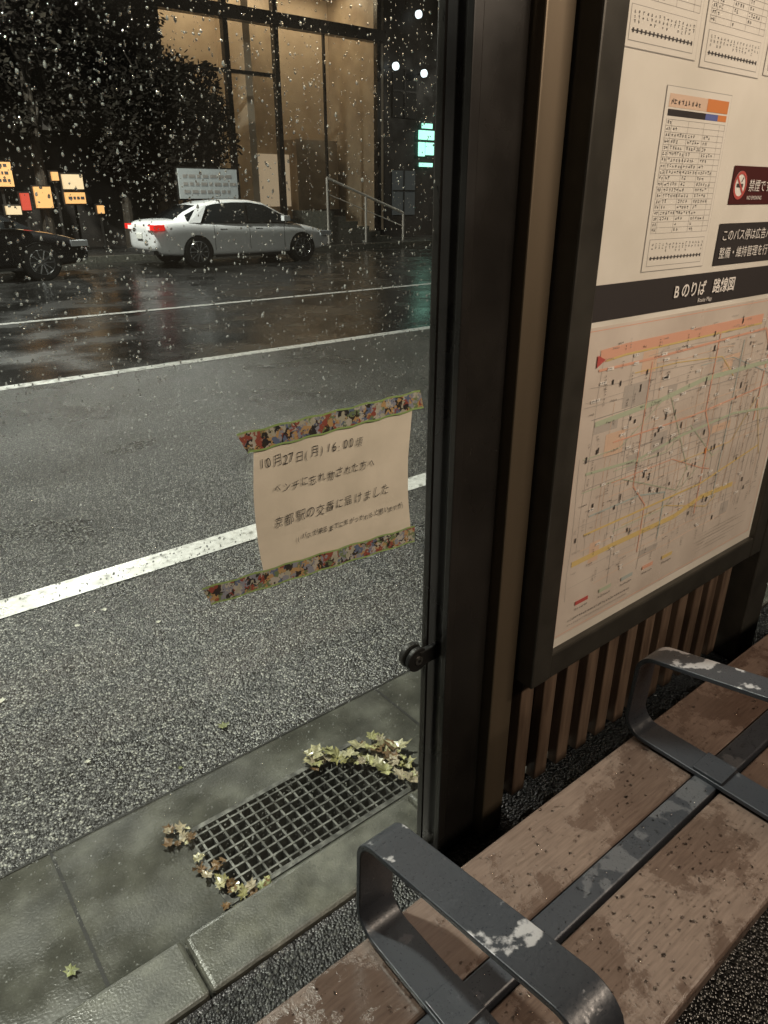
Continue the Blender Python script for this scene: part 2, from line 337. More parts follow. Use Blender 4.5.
# ------------------------------------------------------------------ bus shelter
sh=empty('bus_shelter')
b=B()
b.box(.805,.925,.815,.885,.112,2.6,'blk')
b.build('post',sh,bevel=.004)
b=B(); b.box(.795,.815,.80,.814,.112,2.6,'blk'); b.build('post_trim',sh,bevel=.002)
b=B(); b.box(.928,.995,.79,.88,.112,2.6,'bronze'); b.build('post_bronze_strip',sh,bevel=.003)
b=B(); b.box(.997,1.03,.83,.88,.112,2.6,'blk'); b.box(2.08,2.2,.76,.88,.112,2.6,'frame'); b.box(-1.3,-1.22,.81,.885,.112,2.6,'blk')
b.box(3.6,3.7,.8,.88,.112,2.6,'blk')
b.build('posts',sh,bevel=.004)
b=B(); b.box(-1.22,3.6,.815,.885,2.42,2.6,'blk'); b.build('head_rail',sh)
b=B(); b.box(1.032,2.078,.862,.876,.16,2.4,'blk'); b.build('back_panel',sh)
b=B()
x=1.06
while x<2.06:
    b.box(x,x+.045,.815,.845,.14,.60,'wbatten'); x+=.085
b.box(1.032,2.078,.846,.861,.45,.5,'blk'); b.box(1.032,2.078,.846,.861,.16,.2,'blk')
b.build('batten_screen',sh,bevel=.003)
b=B(); b.box(-1.6,3.9,-1.4,1.15,2.6,2.72,'frame'); b.build('roof',sh,bevel=.01)
b=B(); b.box(-1.3,-1.2,-1.3,-1.2,.112,2.6,'blk'); b.box(3.6,3.7,-1.3,-1.2,.112,2.6,'blk'); b.build('rear_posts',sh)
b=B(); b.box(-1.2,.79,.85,.857,.15,2.40,'glass'); b.build('glass_pane',sh)
b=B(); b.box(2.22,3.58,.85,.857,.15,2.40,'glass'); b.build('glass_pane_right',sh)
b=B(); b.box(.787,.792,.848,.859,.15,2.40,'blk'); b.build('glass_edge_seal',sh)
def clamp(z):
    b=B()
    b.tube((.758,.838,z),(.758,.849,z),.026,'rub',28); b.tube((.758,.857,z),(.758,.87,z),.026,'rub',28)
    b.box(.76,.812,.836,.8485,z-.016,z+.018,'rub')
    o=b.build('glass_clamp',sh,bevel=.003)
    b=B(); b.tube((.758,.8355,z),(.758,.8385,z),.009,'metal',20); b.tube((.758,.8345,z),(.758,.8352,z),.004,'rub',6); b.build('clamp_screw',sh)
for z in (.675,2.1): clamp(z)
b=B(); rings=2; seg=6
def drop(x,z,r,el=1.0,y=.8572):
    k=b.mi('drop2' if R()<.4 else 'drop')
    i0=len(b.v); b.v.append((x,y+r*.55,z)); sg=9 if r>.0014 else seg
    ir=[U(.8,1.2) for _ in range(sg)]
    for a in range(1,rings+1):
        ph=math.pi/2*a/rings; rr=r*math.sin(ph); h=r*.55*math.cos(ph)
        for j in range(sg):
            t=2*math.pi*j/sg; q_=rr*ir[j]; dz=math.sin(t)*q_
            b.v.append((x+math.cos(t)*q_,y+h,z+dz*(el if dz>0 else 1)))
    for j in range(sg): b.f.append((i0,i0+1+j,i0+1+(j+1)%sg)); b.m.append(k)
    for a in range(rings-1):
        for j in range(sg):
            p=i0+1+a*sg+j;q=i0+1+a*sg+(j+1)%sg; b.f.append((p,p+sg,q+sg,q)); b.m.append(k)
cl=[(U(-.7,.785),U(.5,2.4),U(.05,.25)) for _ in range(40)]
for i in range(70000):
    if R()<.35:
        c=random.choice(cl); x=random.gauss(c[0],c[2]); z=random.gauss(c[1],c[2])
        if not(-1.1<x<.785 and .16<z<2.39): continue
    else: x=U(-.6,.785); z=U(.16,2.39)
    dens=.5+.5*min(1,max(0,(z-.9)/.7))*min(1,max(.25,(1.0-x)/.7))
    if R()>dens: continue
    r=.0004+.0013*R()**2
    if R()<.02: r=U(.0015,.0024)
    drop(x,z,r,1 if R()<.6 else U(1.3,2.6))
for i in range(70):
    x=U(-.6,.78); z=U(.6,2.35); n=int(U(6,30))
    for j in range(n):
        drop(x+U(-.0015,.0015),z-j*.006+U(-.002,.002),U(.0005,.001),1.8)
b.build('rain_drops',sh,smooth=True)
# shelter lamp
lw=pm('lamp_diffuser',(.8,.8,.8),.5,emit=(1,.82,.62),es=5)
th=math.radians(38)
b=B(); b.box(.5,2.3,-1.0,-.84,2.54,2.598,'frame'); b.build('lamp_housing',sh)
b=B(); b.box(.52,2.28,-.98,-.86,2.525,2.539,lw); b.build('lamp_tube',sh)
ld=bpy.data.lights.new('shelter_lamp_light','AREA'); ld.shape='RECTANGLE'; ld.size=1.7; ld.size_y=.12; ld.energy=48; ld.color=(1,.81,.62)
lo=bpy.data.objects.new('shelter_lamp_light',ld); COL.objects.link(lo); lo.location=(1.45,-.92,2.50); lo.parent=sh; lo.rotation_euler=(th,0,0)
# ------------------------------------------------------------------ poster board
pb=empty('bus_information_board')
b=B()
X0,X1,Z0,Z1=1.0,2.03,.54,2.2
b.box(X0,X0+.062,.745,.825,Z0,Z1,'frame'); b.box(X1-.062,X1,.745,.825,Z0,Z1,'frame')
b.box(X0+.062,X1-.062,.7465,.825,Z0,Z0+.062,'frame'); b.box(X0+.062,X1-.062,.7465,.825,Z1-.062,Z1,'frame')
b.build('frame',pb,bevel=.004)
b=B(); b.box(X0+.05,X1-.05,.762,.80,Z0+.04,Z1-.04,'poster'); b.build('backing',pb)
b=B(); yl=.7612
def glyphs(x,z,n,s,m='ptext',vert=False,y=None):
    y=y or yl-.0012
    for i in range(n):
        cx=x+(0 if vert else i*s*1.1); cz=z-(i*s*1.1 if vert else 0)
        for j in range(3):
            if R()<.5:
                zz=cz+U(.1,.9)*s; a=U(0,.3)*s; b.q(cx+a,cx+U(.6,.95)*s,zz-s*.06,zz+s*.06,y-j*.00002,m)
            else:
                xx=cx+U(.15,.85)*s; a=U(0,.3)*s; b.q(xx-s*.06,xx+s*.06,cz+a,cz+U(.6,.95)*s,y-j*.00002,m)
def sheet(x0,x1,z0,z1,full=True):
    b.q(x0-.0012,x1+.0012,z0-.0012,z1+.0012,yl-.0002,'pgrey'); b.q(x0,x1,z0,z1,yl-.0006,'sheet')
    W=x1-x0;H=z1-z0
    b.q(x0+.01,x1-.008,z1-.03,z1-.010,yl-.001,'ppeach'); b.q(x0+W*.62,x1-.008,z1-.03,z1-.010,yl-.0013,'porange')
    glyphs(x0+.014,z1-.026,9,.010,y=yl-.0016)
    b.q(x0+.01,x0+W*.62,z1-.043,z1-.033,yl-.001,'pban'); b.q(x0+W*.62,x0+W*.82,z1-.043,z1-.033,yl-.001,'pblue'); b.q(x0+W*.82,x1-.008,z1-.043,z1-.033,yl-.001,'porange')
    rows=19; zt=z1-.048; zb=z0+.065; rh=(zt-zb)/rows
    for r in range(rows+1): b.q(x0+.01,x1-.008,zt-r*rh-.0003,zt-r*rh+.0003,yl-.001,'pgrey')
    for c in (0,.09,.36,.63,.9,1): 
        xx=x0+.01+(W-.018)*c; b.q(xx-.0003,xx+.0003,zb,zt,yl-.001,'pgrey')
    for r in range(rows):
        zz=zt-(r+1)*rh+.0022
        glyphs(x0+.012,zz,2,.0065)
        for c in (.11,.38,.65):
            k=int(U(2,7)) if 1<r<17 else int(U(0,3))
            for j in range(k): glyphs(x0+.01+(W-.018)*c+j*.0085,zz,1,.0068)
    b.q(x0+.012,x1-.012,z0+.008,z0+.055,yl-.0009,'pgrey'); b.q(x0+.013,x1-.013,z0+.009,z0+.054,yl-.0011,'sheet')
    b.seg((x0+.018,z0+.022),(x1-.018,z0+.022),.0016,yl-.0014,'ptext')
    for j in range(16):
        xx=x0+.02+j*(W-.042)/15; glyphs(xx,z0+.043,int(U(2,4)),.0055,vert=True,y=yl-.0016); b.q(xx,xx+.004,z0+.019,z0+.025,yl-.0018,'ptext')
sheet(1.215,1.43,1.375,1.67)
sheet(1.075,1.285,1.712,2.01); sheet(1.302,1.512,1.705,2.002); sheet(1.53,1.74,1.712,2.01)
b.q(1.487,1.80,1.487,1.557,yl-.001,'pmar')
def ring(cx,cz,r0,r1,y,m,n=24):
    for i in range(n):
        a=2*math.pi*i/n;c=2*math.pi*(i+1)/n
        b.poly([(cx+r0*math.cos(a),y,cz+r0*math.sin(a)),(cx+r1*math.cos(a),y,cz+r1*math.sin(a)),(cx+r1*math.cos(c),y,cz+r1*math.sin(c)),(cx+r0*math.cos(c),y,cz+r0*math.sin(c))],m)
cx,cz=1.52,1.522
ring(cx,cz,.0,.026,yl-.0014,'pwhite'); b.q(cx-.014,cx+.012,cz-.004,cz+.003,yl-.0018,'ptext'); b.seg((cx+.004,cz+.006),(cx+.010,cz+.014),.003,yl-.0018,'ptext')
ring(cx,cz,.020,.026,yl-.0021,'pred'); b.seg((cx-.017,cz+.017),(cx+.017,cz-.017),.005,yl-.0023,'pred')
b.q(1.47,1.93,1.372,1.452,yl-.001,'pban')
b.q(1.062,1.968,1.297,1.360,yl-.0005,'pban')
# ---- route map
yp=yl-.0004
b.q(1.075,1.955,.625,1.287,yp,'pinkp')
for a in ((1.08,.63,1.95,.6315),(1.08,1.28,1.95,1.2815)): b.q(a[0],a[2],a[1],a[3],yp-.0003,'psal')
b.q(1.08,1.0815,.632,1.28,yp-.0003,'psal'); b.q(1.9485,1.95,.632,1.28,yp-.0003,'psal')
ym=yp-.0004
LY=[0]
def pl(pts,wd,m,y=None):
    LY[0]+=1; y=ym-.00001*LY[0]
    for i in range(len(pts)-1): b.seg(pts[i],pts[i+1],wd,y,m)
random.seed(3)
for i in range(14):
    x=U(1.1,1.8);z=U(.72,1.18); b.q(x,x+U(.02,.09),z,z+U(.015,.05),yp-.0002-.00001*i,random.choice(['pgreen','ppeach','plg']))
def wob(a,bb,n,amp,vert):
    out=[]
    o=0
    for i in range(n+1):
        t=i/n; o+=U(-amp,amp)
        x=a[0]+(bb[0]-a[0])*t; z=a[1]+(bb[1]-a[1])*t
        out.append((x+o,z) if vert else (x,z+o))
    return out
for i in range(34):
    x=1.10+i*.0245+U(-.006,.006); pl(wob((x,.70+U(0,.2)),(x,1.25-U(0,.25)),5,.005,True),U(.0009,.0018),random.choice(['plg','plg','pgrey','ppeach']))
for i in range(26):
    z=.72+i*.0205+U(-.005,.005); x0=1.09+U(0,.3); pl(wob((x0,z),(1.94-U(0,.35),z+U(-.01,.01)),6,.005,False),U(.0009,.0018),random.choice(['plg','plg','pgrey','ppeach']))
for i in range(9):
    a=(U(1.1,1.5),U(.75,1.2)); pl([a,(a[0]+U(.1,.25),a[1]),(a[0]+U(.28,.4),a[1]+U(-.12,.10)),(a[0]+.42,a[1]+U(-.12,.10))],.002,random.choice(['psal','pteal','pyel','pgreen']))
pl([(1.12,1.232),(1.20,1.236),(1.75,1.240)],.024,'psal')
pl([(1.14,1.222),(1.2,1.226),(1.75,1.230)],.004,'pyel')
pl([(1.12,1.206),(1.3,1.206),(1.78,1.215),(1.82,1.16),(1.82,.98)],.005,'psal')
pl([(1.13,1.10),(1.35,1.11),(1.52,1.13),(1.9,1.13)],.011,'pgreen')
pl([(1.12,1.0),(1.3,.99),(1.46,1.01),(1.70,1.02),(1.9,1.0)],.006,'pgreen')
pl([(1.11,.80),(1.28,.802),(1.5,.80),(1.62,.82),(1.78,.815)],.013,'pyel')
pl([(1.15,.90),(1.33,.90),(1.44,.88),(1.44,.76)],.004,'pteal')
pl([(1.56,1.24),(1.56,1.05),(1.6,.99),(1.6,.78)],.004,'psal')
pl([(1.30,1.20),(1.30,.93),(1.36,.87),(1.36,.75)],.003,'psal')
pl([(1.14,.86),(1.6,.86),(1.88,.90)],.005,'pyel')
pl([(1.68,1.2),(1.68,.8)],.003,'pteal')
pl([(1.2,1.05),(1.5,1.05),(1.9,1.07)],.003,'psal')
yt=ym-.0016
for i in range(480):
    x=U(1.10,1.91); z=U(.72,1.26)
    k_=R()
    if k_<.12: b.q(x,x+.0025+.002*R(),z-U(.008,.018),z,yt,'pban' if R()<.4 else 'ptext')
    elif k_<.3: b.q(x,x+U(.010,.022),z,z+.006,yt,'pwhite'); glyphs(x,z+.001,3,.0048,y=yt-.0003)
    else: glyphs(x,z,int(U(2,6)),.0052,m=random.choice(['ptext','pgrey']),vert=R()<.5,y=yt-.0002)
b.poly([(1.11,yt-.0005,1.236),(1.135,yt-.0005,1.225),(1.11,yt-.0005,1.212)],'pred')
b.q(1.59,1.597,.94,.955,yt-.0006,'porange')
for i,(m) in enumerate(['pred','pgreen','pteal','psal','pyel']):
    b.q(1.14+i*.085,1.185+i*.085,.69,.700,yt,m); glyphs(1.14+i*.085,.676,6,.007,y=yt)
glyphs(1.12,.655,30,.007,y=yt); glyphs(1.12,.643,34,.006,y=yt,m='pgrey')
for i in range(24): b.q(1.62+U(0,.25),1.66+U(0,.25),.655+.01*(i%6),.656+.01*(i%6),yt,'pgrey')
b.build('printed_panels',pb)
yt=.7575
txt('B のりば',1.335,1.320,yt,.031,'pwhite',pb,off=.0005)
txt('路線図',1.482,1.320,yt,.031,'pwhite',pb,off=.0005)
txt('Route Map',1.43,1.3035,yt,.0125,'pwhite',pb)
txt('禁煙です',1.553,1.513,yt,.024,'pwhite',pb)
txt('NO SMOKING',1.553,1.496,yt,.010,'pwhite',pb)
txt('このバス停は広告パネルの収益で',1.482,1.421,yt,.0235,'pwhite',pb)
txt('整備・維持管理を行っています',1.482,1.387,yt,.0235,'pwhite',pb)
# ------------------------------------------------------------------ notice
no=empty('handwritten_notice')
b=B(); nx=16
def py(x,z): return .8478-.0012*abs(math.sin((x-.44)*18+z*5))-.0008*math.sin(z*40)**2
PX0,PX1,PZ0,PZ1=.440,.737,.955,1.195
nz=10
for i in range(nx):
    for j in range(nz):
        def ed(x,z):
            t=(z-PZ0)/(PZ1-PZ0)
            if x<PX0+.001: return x-.004+.010*(t-.5)**2*4
            if x>PX1-.001: return x+.003-.010*math.sin(t*math.pi)
            return x
        xa=PX0+(PX1-PX0)*i/nx; xb=PX0+(PX1-PX0)*(i+1)/nx; za=PZ0+(PZ1-PZ0)*j/nz; zb=PZ0+(PZ1-PZ0)*(j+1)/nz
        b.poly([(ed(xa,za),py(xa,za),za),(ed(xb,za),py(xb,za),za),(ed(xb,zb),py(xb,zb),zb),(ed(xa,zb),py(xa,zb),zb)],'paper')
b.build('paper',no,smooth=True)
def tape(name,x0,z0,x1,z1,wd,y):
    b=B(); n=24; top=[];bot=[]
    for i in range(n+1):
        t=i/n; x=x0+(x1-x0)*t; z=z0+(z1-z0)*t+.0012*math.sin(i*1.7)
        top.append((x+(U(-.004,.004) if i in(0,n) else 0),z+wd/2)); bot.append((x+(U(-.006,.012) if i in(0,n) else 0),z-wd/2))
    for i in range(n):
        b.poly([(bot[i][0],y,bot[i][1]),(bot[i+1][0],y,bot[i+1][1]),(top[i+1][0],y,top[i+1][1]),(top[i][0],y,top[i][1])],'tape')
        for s,arr in ((-1,top),(1,bot)):
            a=arr[i];c=arr[i+1]; b.poly([(a[0],y-.0003,a[1]),(c[0],y-.0003,c[1]),(c[0],y-.0003,c[1]+s*.0028),(a[0],y-.0003,a[1]+s*.0028)],'tapeg')
    b.build(name,no)
tape('tape_top',.420,1.188,.752,1.196,.032,.8440)
tape('tape_bottom',.345,.972,.745,.952,.032,.8436)
def hand(s,x,z,wd,size,seed=1,off=0.0):
    random.seed(seed); n=len(s); wts=[.66 if ord(c)<256 else 1 for c in s]; tot=sum(wts); x0=x
    for c,wt in zip(s,wts):
        txt(c,x0+U(-.0006,.0006),z+U(-.0016,.0016),.8440,size*U(.86,1.06),'ink',no,'pen_stroke',rot=U(-.12,.08),shear=U(.0,.28),sx=.82,off=off)
        x0+=wd*wt/tot
hand('10月27日(月)16:00頃',.449,1.144,.185,.0200,1,-.0002)
hand('ベンチに忘れ物された方へ',.468,1.101,.190,.0172,2,-.0001)
hand('京都駅の交番に届けました',.466,1.047,.222,.0202,3,-.0002)
hand('(バスが来るまでに気がつかれると思いますが)',.505,1.013,.218,.0115,4)
random.seed(11)
# ------------------------------------------------------------------ bench
bn=empty('bus_stop_bench')
b=B(); b.box(.05,2.6,.402,.53,.512,.542,'slat'); b.build('slat_rear',bn,bevel=.006,seg=3)
b=B(); b.box(.05,2.6,.20,.352,.512,.542,'slat'); b.build('slat_front',bn,bevel=.006,seg=3)
b=B(); b.box(.05,2.6,.356,.398,.49,.549,'arm'); b.build('centre_bar',bn,bevel=.003)
b=B()
for x in (.42,1.065,2.35):
    b.box(x-.03,x+.03,.22,.51,.485,.511,'arm'); b.box(x-.03,x+.03,.345,.405,.112,.485,'arm'); b.box(x-.06,x+.06,.30,.46,.112,.122,'arm')
b.build('legs',bn,bevel=.003)
def armrest(xc,wd=.060,th=.009):
    y0,y1,z0,zr,zf,r=.175,.548,.5495,.738,.792,.042
    path=[]
    def arc(cy,cz,a0,a1,rr):
        for i in range(9):
            t=math.radians(a0+(a1-a0)*i/8); path.append((cy+rr*math.cos(t),cz+rr*math.sin(t),math.cos(t),math.sin(t)))
    sl=math.degrees(math.atan2(zf-zr,y1-y0))
    arc(y1-r,z0+r,-90,0,r); arc(y1-r-.004,zr-r,0,90-sl,r); arc(y0+r+.004,zf-r,90-sl,180,r); arc(y0+r,z0+r,180,270,r)
    b=B(); n=len(path); k=b.mi('arm')
    for (y,z,ny,nz_) in path:
        for dx in (-wd/2,wd/2):
            b.v.append((xc+dx,y,z)); b.v.append((xc+dx,y-ny*th,z-nz_*th))
    for i in range(n):
        j=(i+1)%n; a=4*i;c=4*j
        for p,q in ((0,2),(3,1),(1,0),(2,3)):
            b.f.append((a+p,a+q,c+q,c+p)); b.m.append(k)
    me=b.build('armrest',bn,smooth=True,bevel=.0018)
    me.modifiers['b'].angle_limit=math.radians(50)
    me.modifiers['b'].harden_normals=True
for x in (.418,1.065,1.71,2.35): armrest(x)
b=B()
for x in (.418,1.065,1.71,2.35):
    b.box(x-.028,x+.028,.35,.404,.5594,.565,'arm')
b.build('fixing_plates',bn,bevel=.001)
b=B()
wm,wnt,wo=newmat('water_bead'); gg=wnt.nodes.new('ShaderNodeBsdfGlass'); gg.inputs['IOR'].default_value=1.33; wnt.links.new(gg.outputs[0],wo.inputs[0])
k=b.mi(wm)
def bead(x,y,z,r):
    i0=len(b.v); b.v.append((x,y,z+r*.4))
    ph0=U(0,1); ir=[U(.75,1.25) for _ in range(8)]
    for a in (1,2):
        ph=math.pi/2*a/2; rr=r*math.sin(ph); h=r*.4*math.cos(ph)
        for j in range(8):
            t=2*math.pi*j/8+ph0; b.v.append((x+math.cos(t)*rr*1.15*ir[j],y+math.sin(t)*rr*ir[j],z+h))
    for j in range(8):
        b.f.append((i0,i0+1+j,i0+1+(j+1)%8)); b.m.append(k)
        p=i0+1+j;q=i0+1+(j+1)%8; b.f.append((p,p+8,q+8,q)); b.m.append(k)
for i in range(2600):
    x=U(.1,2.0)
    y=U(.21,.345) if R()<.7 else U(.41,.525)
    bead(x,y,.5421,.0008+.0024*R()**3)
for i in range(900): bead(U(.1,2),U(.36,.395),.5491,.0006+.0016*R()**3)
b.build('water_beads',bn,smooth=True)
# ------------------------------------------------------------------ far side
b=B(); b.box(-80,80,19.15,60,-.2,.148,'walk'); b.build('sidewalk.001')
b=B()
for i in range(-40,40): b.box(i*2+.005,i*2+1.995,19.0,19.15,-.2,.15,'kerb')
b.build('kerb.001')
wall_dk=nm('dark_wall',[(.3,(.012,.010,.009)),(.7,(.03,.024,.02))],3,6,.5,.8)
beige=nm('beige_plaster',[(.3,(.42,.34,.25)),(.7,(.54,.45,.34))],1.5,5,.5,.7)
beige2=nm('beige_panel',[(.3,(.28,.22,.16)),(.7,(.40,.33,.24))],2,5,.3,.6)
warm=pm('warm_lamp',(1,1,1),.5,emit=(1,.76,.45),es=4)
warm2=pm('warm_sign',(.3,.2,.1),.5,emit=(1,.46,.14),es=1.05)
warm3=pm('ceiling_light_panel',(1,1,1),.5,emit=(1,.78,.52),es=5.5)
warm5=pm('pale_sign',(.3,.25,.2),.5,emit=(1,.70,.36),es=.85)
warm4=pm('painted_wall_glow',(.6,.5,.4),.5,emit=(1,.74,.48),es=.3)  # emission paints the warm bright patch inside the lobby, not a fitting
redg=pm('red_lamp',(.2,.02,.02),.5,emit=(1,.12,.05),es=.6)
cyan=pm('green_window_light',(1,1,1),.5,emit=(.35,1,.75),es=1.5)
whitel=pm('white_lamp',(1,1,1),.5,emit=(.85,.95,1),es=2)
dimw=pm('dim_window',(.1,.1,.1),.3,emit=(.8,.5,.28),es=.08)
dimc=pm('dim_window_cool',(.1,.1,.1),.3,emit=(.6,.75,.8),es=.02)
lb=empty('lobby_building')
b=B()
Yf=22.0
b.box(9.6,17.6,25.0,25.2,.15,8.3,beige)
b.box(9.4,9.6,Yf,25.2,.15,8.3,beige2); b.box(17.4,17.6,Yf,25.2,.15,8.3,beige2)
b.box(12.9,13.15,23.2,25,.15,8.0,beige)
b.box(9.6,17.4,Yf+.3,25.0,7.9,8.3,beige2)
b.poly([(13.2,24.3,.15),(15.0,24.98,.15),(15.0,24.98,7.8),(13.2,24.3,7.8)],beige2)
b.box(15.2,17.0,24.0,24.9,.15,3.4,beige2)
b.build('walls',lb)
b=B()
for x in (9.45,11.55,13.25,17.25): b.box(x,x+.16,Yf-.1,Yf+.1,.15,8.2,'blk')
b.box(9.4,17.6,Yf-.15,Yf+.15,6.25,6.6,'blk'); b.box(9.4,17.6,Yf-.05,Yf+.05,.15,.4,'blk'); b.box(9.4,13.3,Yf-.06,Yf+.06,4.9,5.0,'blk')
b.box(15.1,15.16,Yf-.05,Yf+.05,.15,6.25,'blk')
b.build('columns_and_mullions',lb)
b=B(); b.box(9.4,17.6,Yf-.2,30,8.3,16,wall_dk); b.build('upper_storeys',lb)
b=B(); b.box(10,17,22.9,24.4,7.8,7.88,warm3); b.build('ceiling_lights',lb)
b=B()
b.box(13.7,15.0,24.2,24.28,1.2,2.9,warm4); b.tube((12.0,24.9,2.6),(12.0,24.9,2.9),.08,warm,10)  # first box is the painted glow patch; the tube is the lamp
b.build('lamps',lb)
b=B(); b.box(10.2,12.4,23.6,24.2,.15,1.2,wall_dk); b.box(15.4,16.8,23.3,23.9,.15,1.1,wall_dk); b.build('counter',lb,bevel=.02)
sb=empty('shop_building')
b=B()
b.box(-20,9.38,Yf+1,32,.15,14,wall_dk); b.box(-20,9.38,Yf-.4,Yf+1,3.1,3.5,wall_dk)
b.build('walls',sb)
b=B()
for i in range(12):
    x=-14+i*1.95; b.box(x,x+1.2,Yf+.94,Yf+.985,4.6,6.2,dimw if i%3==0 else 'dark')
    b.box(x-.06,x+1.26,Yf+.985,Yf+.998,4.54,6.26,'blk')
b.build('windows',sb)
b=B()
for x0,x1,z0,z1,m in ((4.35,4.9,1.75,2.3,warm2),(5.0,5.2,1.2,1.6,redg),(5.35,5.75,1.25,1.75,warm2),(6.1,6.6,1.35,1.62,warm2),(6.1,6.6,1.7,2.05,warm5),(6.9,7.05,1.1,1.3,warm2),(3.3,3.8,1.5,2.1,warm5),(5.85,6.0,1.9,2.1,warm2),(4.6,4.95,1.1,1.3,warm5)):
    b.box(x0,x1,21.0,21.12,z0,z1,m); b.box(x0-.04,x1+.04,21.125,21.2,z0-.04,z1+.04,'blk')
    b.box((x0+x1)/2-.03,(x0+x1)/2+.03,21.13,21.18,.15,z0,'blk')
b.build('lit_signs',sb)
b=B()
for x0,x1,z0,z1 in ((4.35,4.9,1.75,2.3),(3.3,3.8,1.5,2.1),(6.1,6.6,1.35,1.62)):
    for j in range(3 if z1-z0>.4 else 1):
        x=x0+.06
        while x<x1-.1:
            wd=U(.04,.1); b.box(x,x+wd,20.99,20.998,z0+.1+j*.17,z0+.17+j*.17,'ptext'); x+=wd+.03
b.build('sign_bars',sb)
ob=empty('office_building')
b=B(); b.box(17.62,60,Yf,34,.15,18,wall_dk); b.build('walls',ob)
b=B()
for i in range(8):
    for j in range(4):
        x=18.0+i*2.2; z=.9+j*3.2
        m='dark'
        if (i+j)%3==0: m=dimc
        b.box(x,x+1.1,Yf-.03,Yf-.005,z,z+1.5,m); b.box(x+.52,x+.57,Yf-.05,Yf-.035,z,z+1.5,'blk'); b.box(x,x+1.1,Yf-.05,Yf-.035,z+.8,z+.85,'blk')
b.build('windows',ob)
b=B()
for i,(x0,x1,z0,z1) in enumerate(((19.2,19.95,3.45,3.75),(19.35,19.85,3.82,3.98),(19.2,19.5,2.9,3.36),(19.56,19.95,2.95,3.36),(19.25,19.9,2.55,2.68))): b.box(x0,x1,Yf-.1,Yf-.055,z0,z1,cyan)
b.build('lit_shopfront_panel',ob)
b=B()
for x,z in ((17.9,5.6),(19.2,5.5),(18.9,7.2)): b.tube((x,Yf-.35,z),(x,Yf-.25,z),.12,whitel,14); b.box(x-.02,x+.02,Yf-.25,Yf,z-.02,z+.02,'blk')
b.build('wall_lamps',ob)
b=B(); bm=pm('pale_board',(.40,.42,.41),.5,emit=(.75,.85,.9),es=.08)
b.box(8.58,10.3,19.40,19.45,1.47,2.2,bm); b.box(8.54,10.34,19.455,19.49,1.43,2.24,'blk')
b.box(8.7,8.77,19.50,19.56,.15,2.2,'blk'); b.box(10.1,10.17,19.50,19.56,.15,2.2,'blk')
for j in range(3):
    x=8.7
    while x<10.1:
        wd=U(.08,.2); b.box(x,x+wd,19.39,19.398,1.6+j*.19,1.68+j*.19,'pgrey'); x+=wd+.06
b.build('street_notice_board')
b=B()
for i in range(6): b.box(13.6,13.9+i*.47,19.9,21.9,.15+(5-i)*.16,.15+(6-i)*.16-.001,'kerb')
b.build('stairs')
b=B(); st=pm('steel_rail',(.7,.66,.6),.4,.4)
b.tube((13.6,19.8,2.05),(16.7,19.8,1.02),.04,st); b.tube((13.6,19.8,1.6),(16.7,19.8,.6),.015,st)
for x in (13.6,15.1,16.7): b.tube((x,19.8,.15),(x,19.8,2.05-(x-13.6)*.332),.035,st)
b.build('handrail')
# ------------------------------------------------------------------ trees
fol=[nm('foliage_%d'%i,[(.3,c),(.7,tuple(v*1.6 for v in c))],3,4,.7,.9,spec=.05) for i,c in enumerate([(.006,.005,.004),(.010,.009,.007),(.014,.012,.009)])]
bark=nm('bark',[(.3,(.02,.016,.012)),(.7,(.05,.038,.026))],20,8,.6,.9,bump=.5,bdist=.01)
def tree(name,x,y,rx,ry,rz,zc,n,droop=.5,seed=1):
    random.seed(seed); t=empty(name)
    b=B(); b.tube((x,y,.14),(x+.1,y,zc-.2),.16,bark,10,.1)
    for i in range(11):
        a=U(0,6.3); h=U(.3,1); r=U(.5,.85)
        p0=Vector((x+.1*h,y,1.2+(zc-1.4)*h)); p1=Vector((x+rx*r*math.cos(a),y+ry*r*math.sin(a),zc+rz*U(.0,.8)))
        mid=(p0+p1)/2+Vector((0,0,.25)); b.tube(p0,mid,.06,bark,6,.04); b.tube(mid,p1,.04,bark,6,.012)
    b.build('trunk',t)
    b=B(); cl=[]
    for i in range(140):
        a=U(0,6.3); ph=math.asin(U(-.95,1)); r=U(.5,.98)
        cl.append((x+rx*r*math.cos(a)*math.cos(ph)**.7,y+ry*r*math.sin(a)*math.cos(ph)**.7,zc+rz*r*math.sin(ph),U(.28,.48)))
    for i in range(n):
        c=random.choice(cl); v=Vector((random.gauss(0,1),random.gauss(0,1),random.gauss(0,1))).normalized()*c[3]*R()**.4
        p=Vector(c[:3])+v; p.z-=droop*R(); s=U(.05,.11)
        u=Vector((random.gauss(0,1),random.gauss(0,1),random.gauss(0,1))).normalized(); w_=u.orthogonal().normalized()*s*.6
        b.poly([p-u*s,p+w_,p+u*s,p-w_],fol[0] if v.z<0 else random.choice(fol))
    b.build('crown',t)
tree('street_tree',8.95,20.9,1.9,1.1,1.75,3.5,34000,seed=5)
tree('street_tree',5.6,21.3,1.9,1.3,2.2,5.2,22000,seed=6)
tree('street_tree',2.0,21.2,2.0,1.4,2.1,4.9,14000,seed=8)
tree('street_tree',7.9,21.6,1.7,1.1,1.5,6.5,16000,seed=9)
random.seed(12)
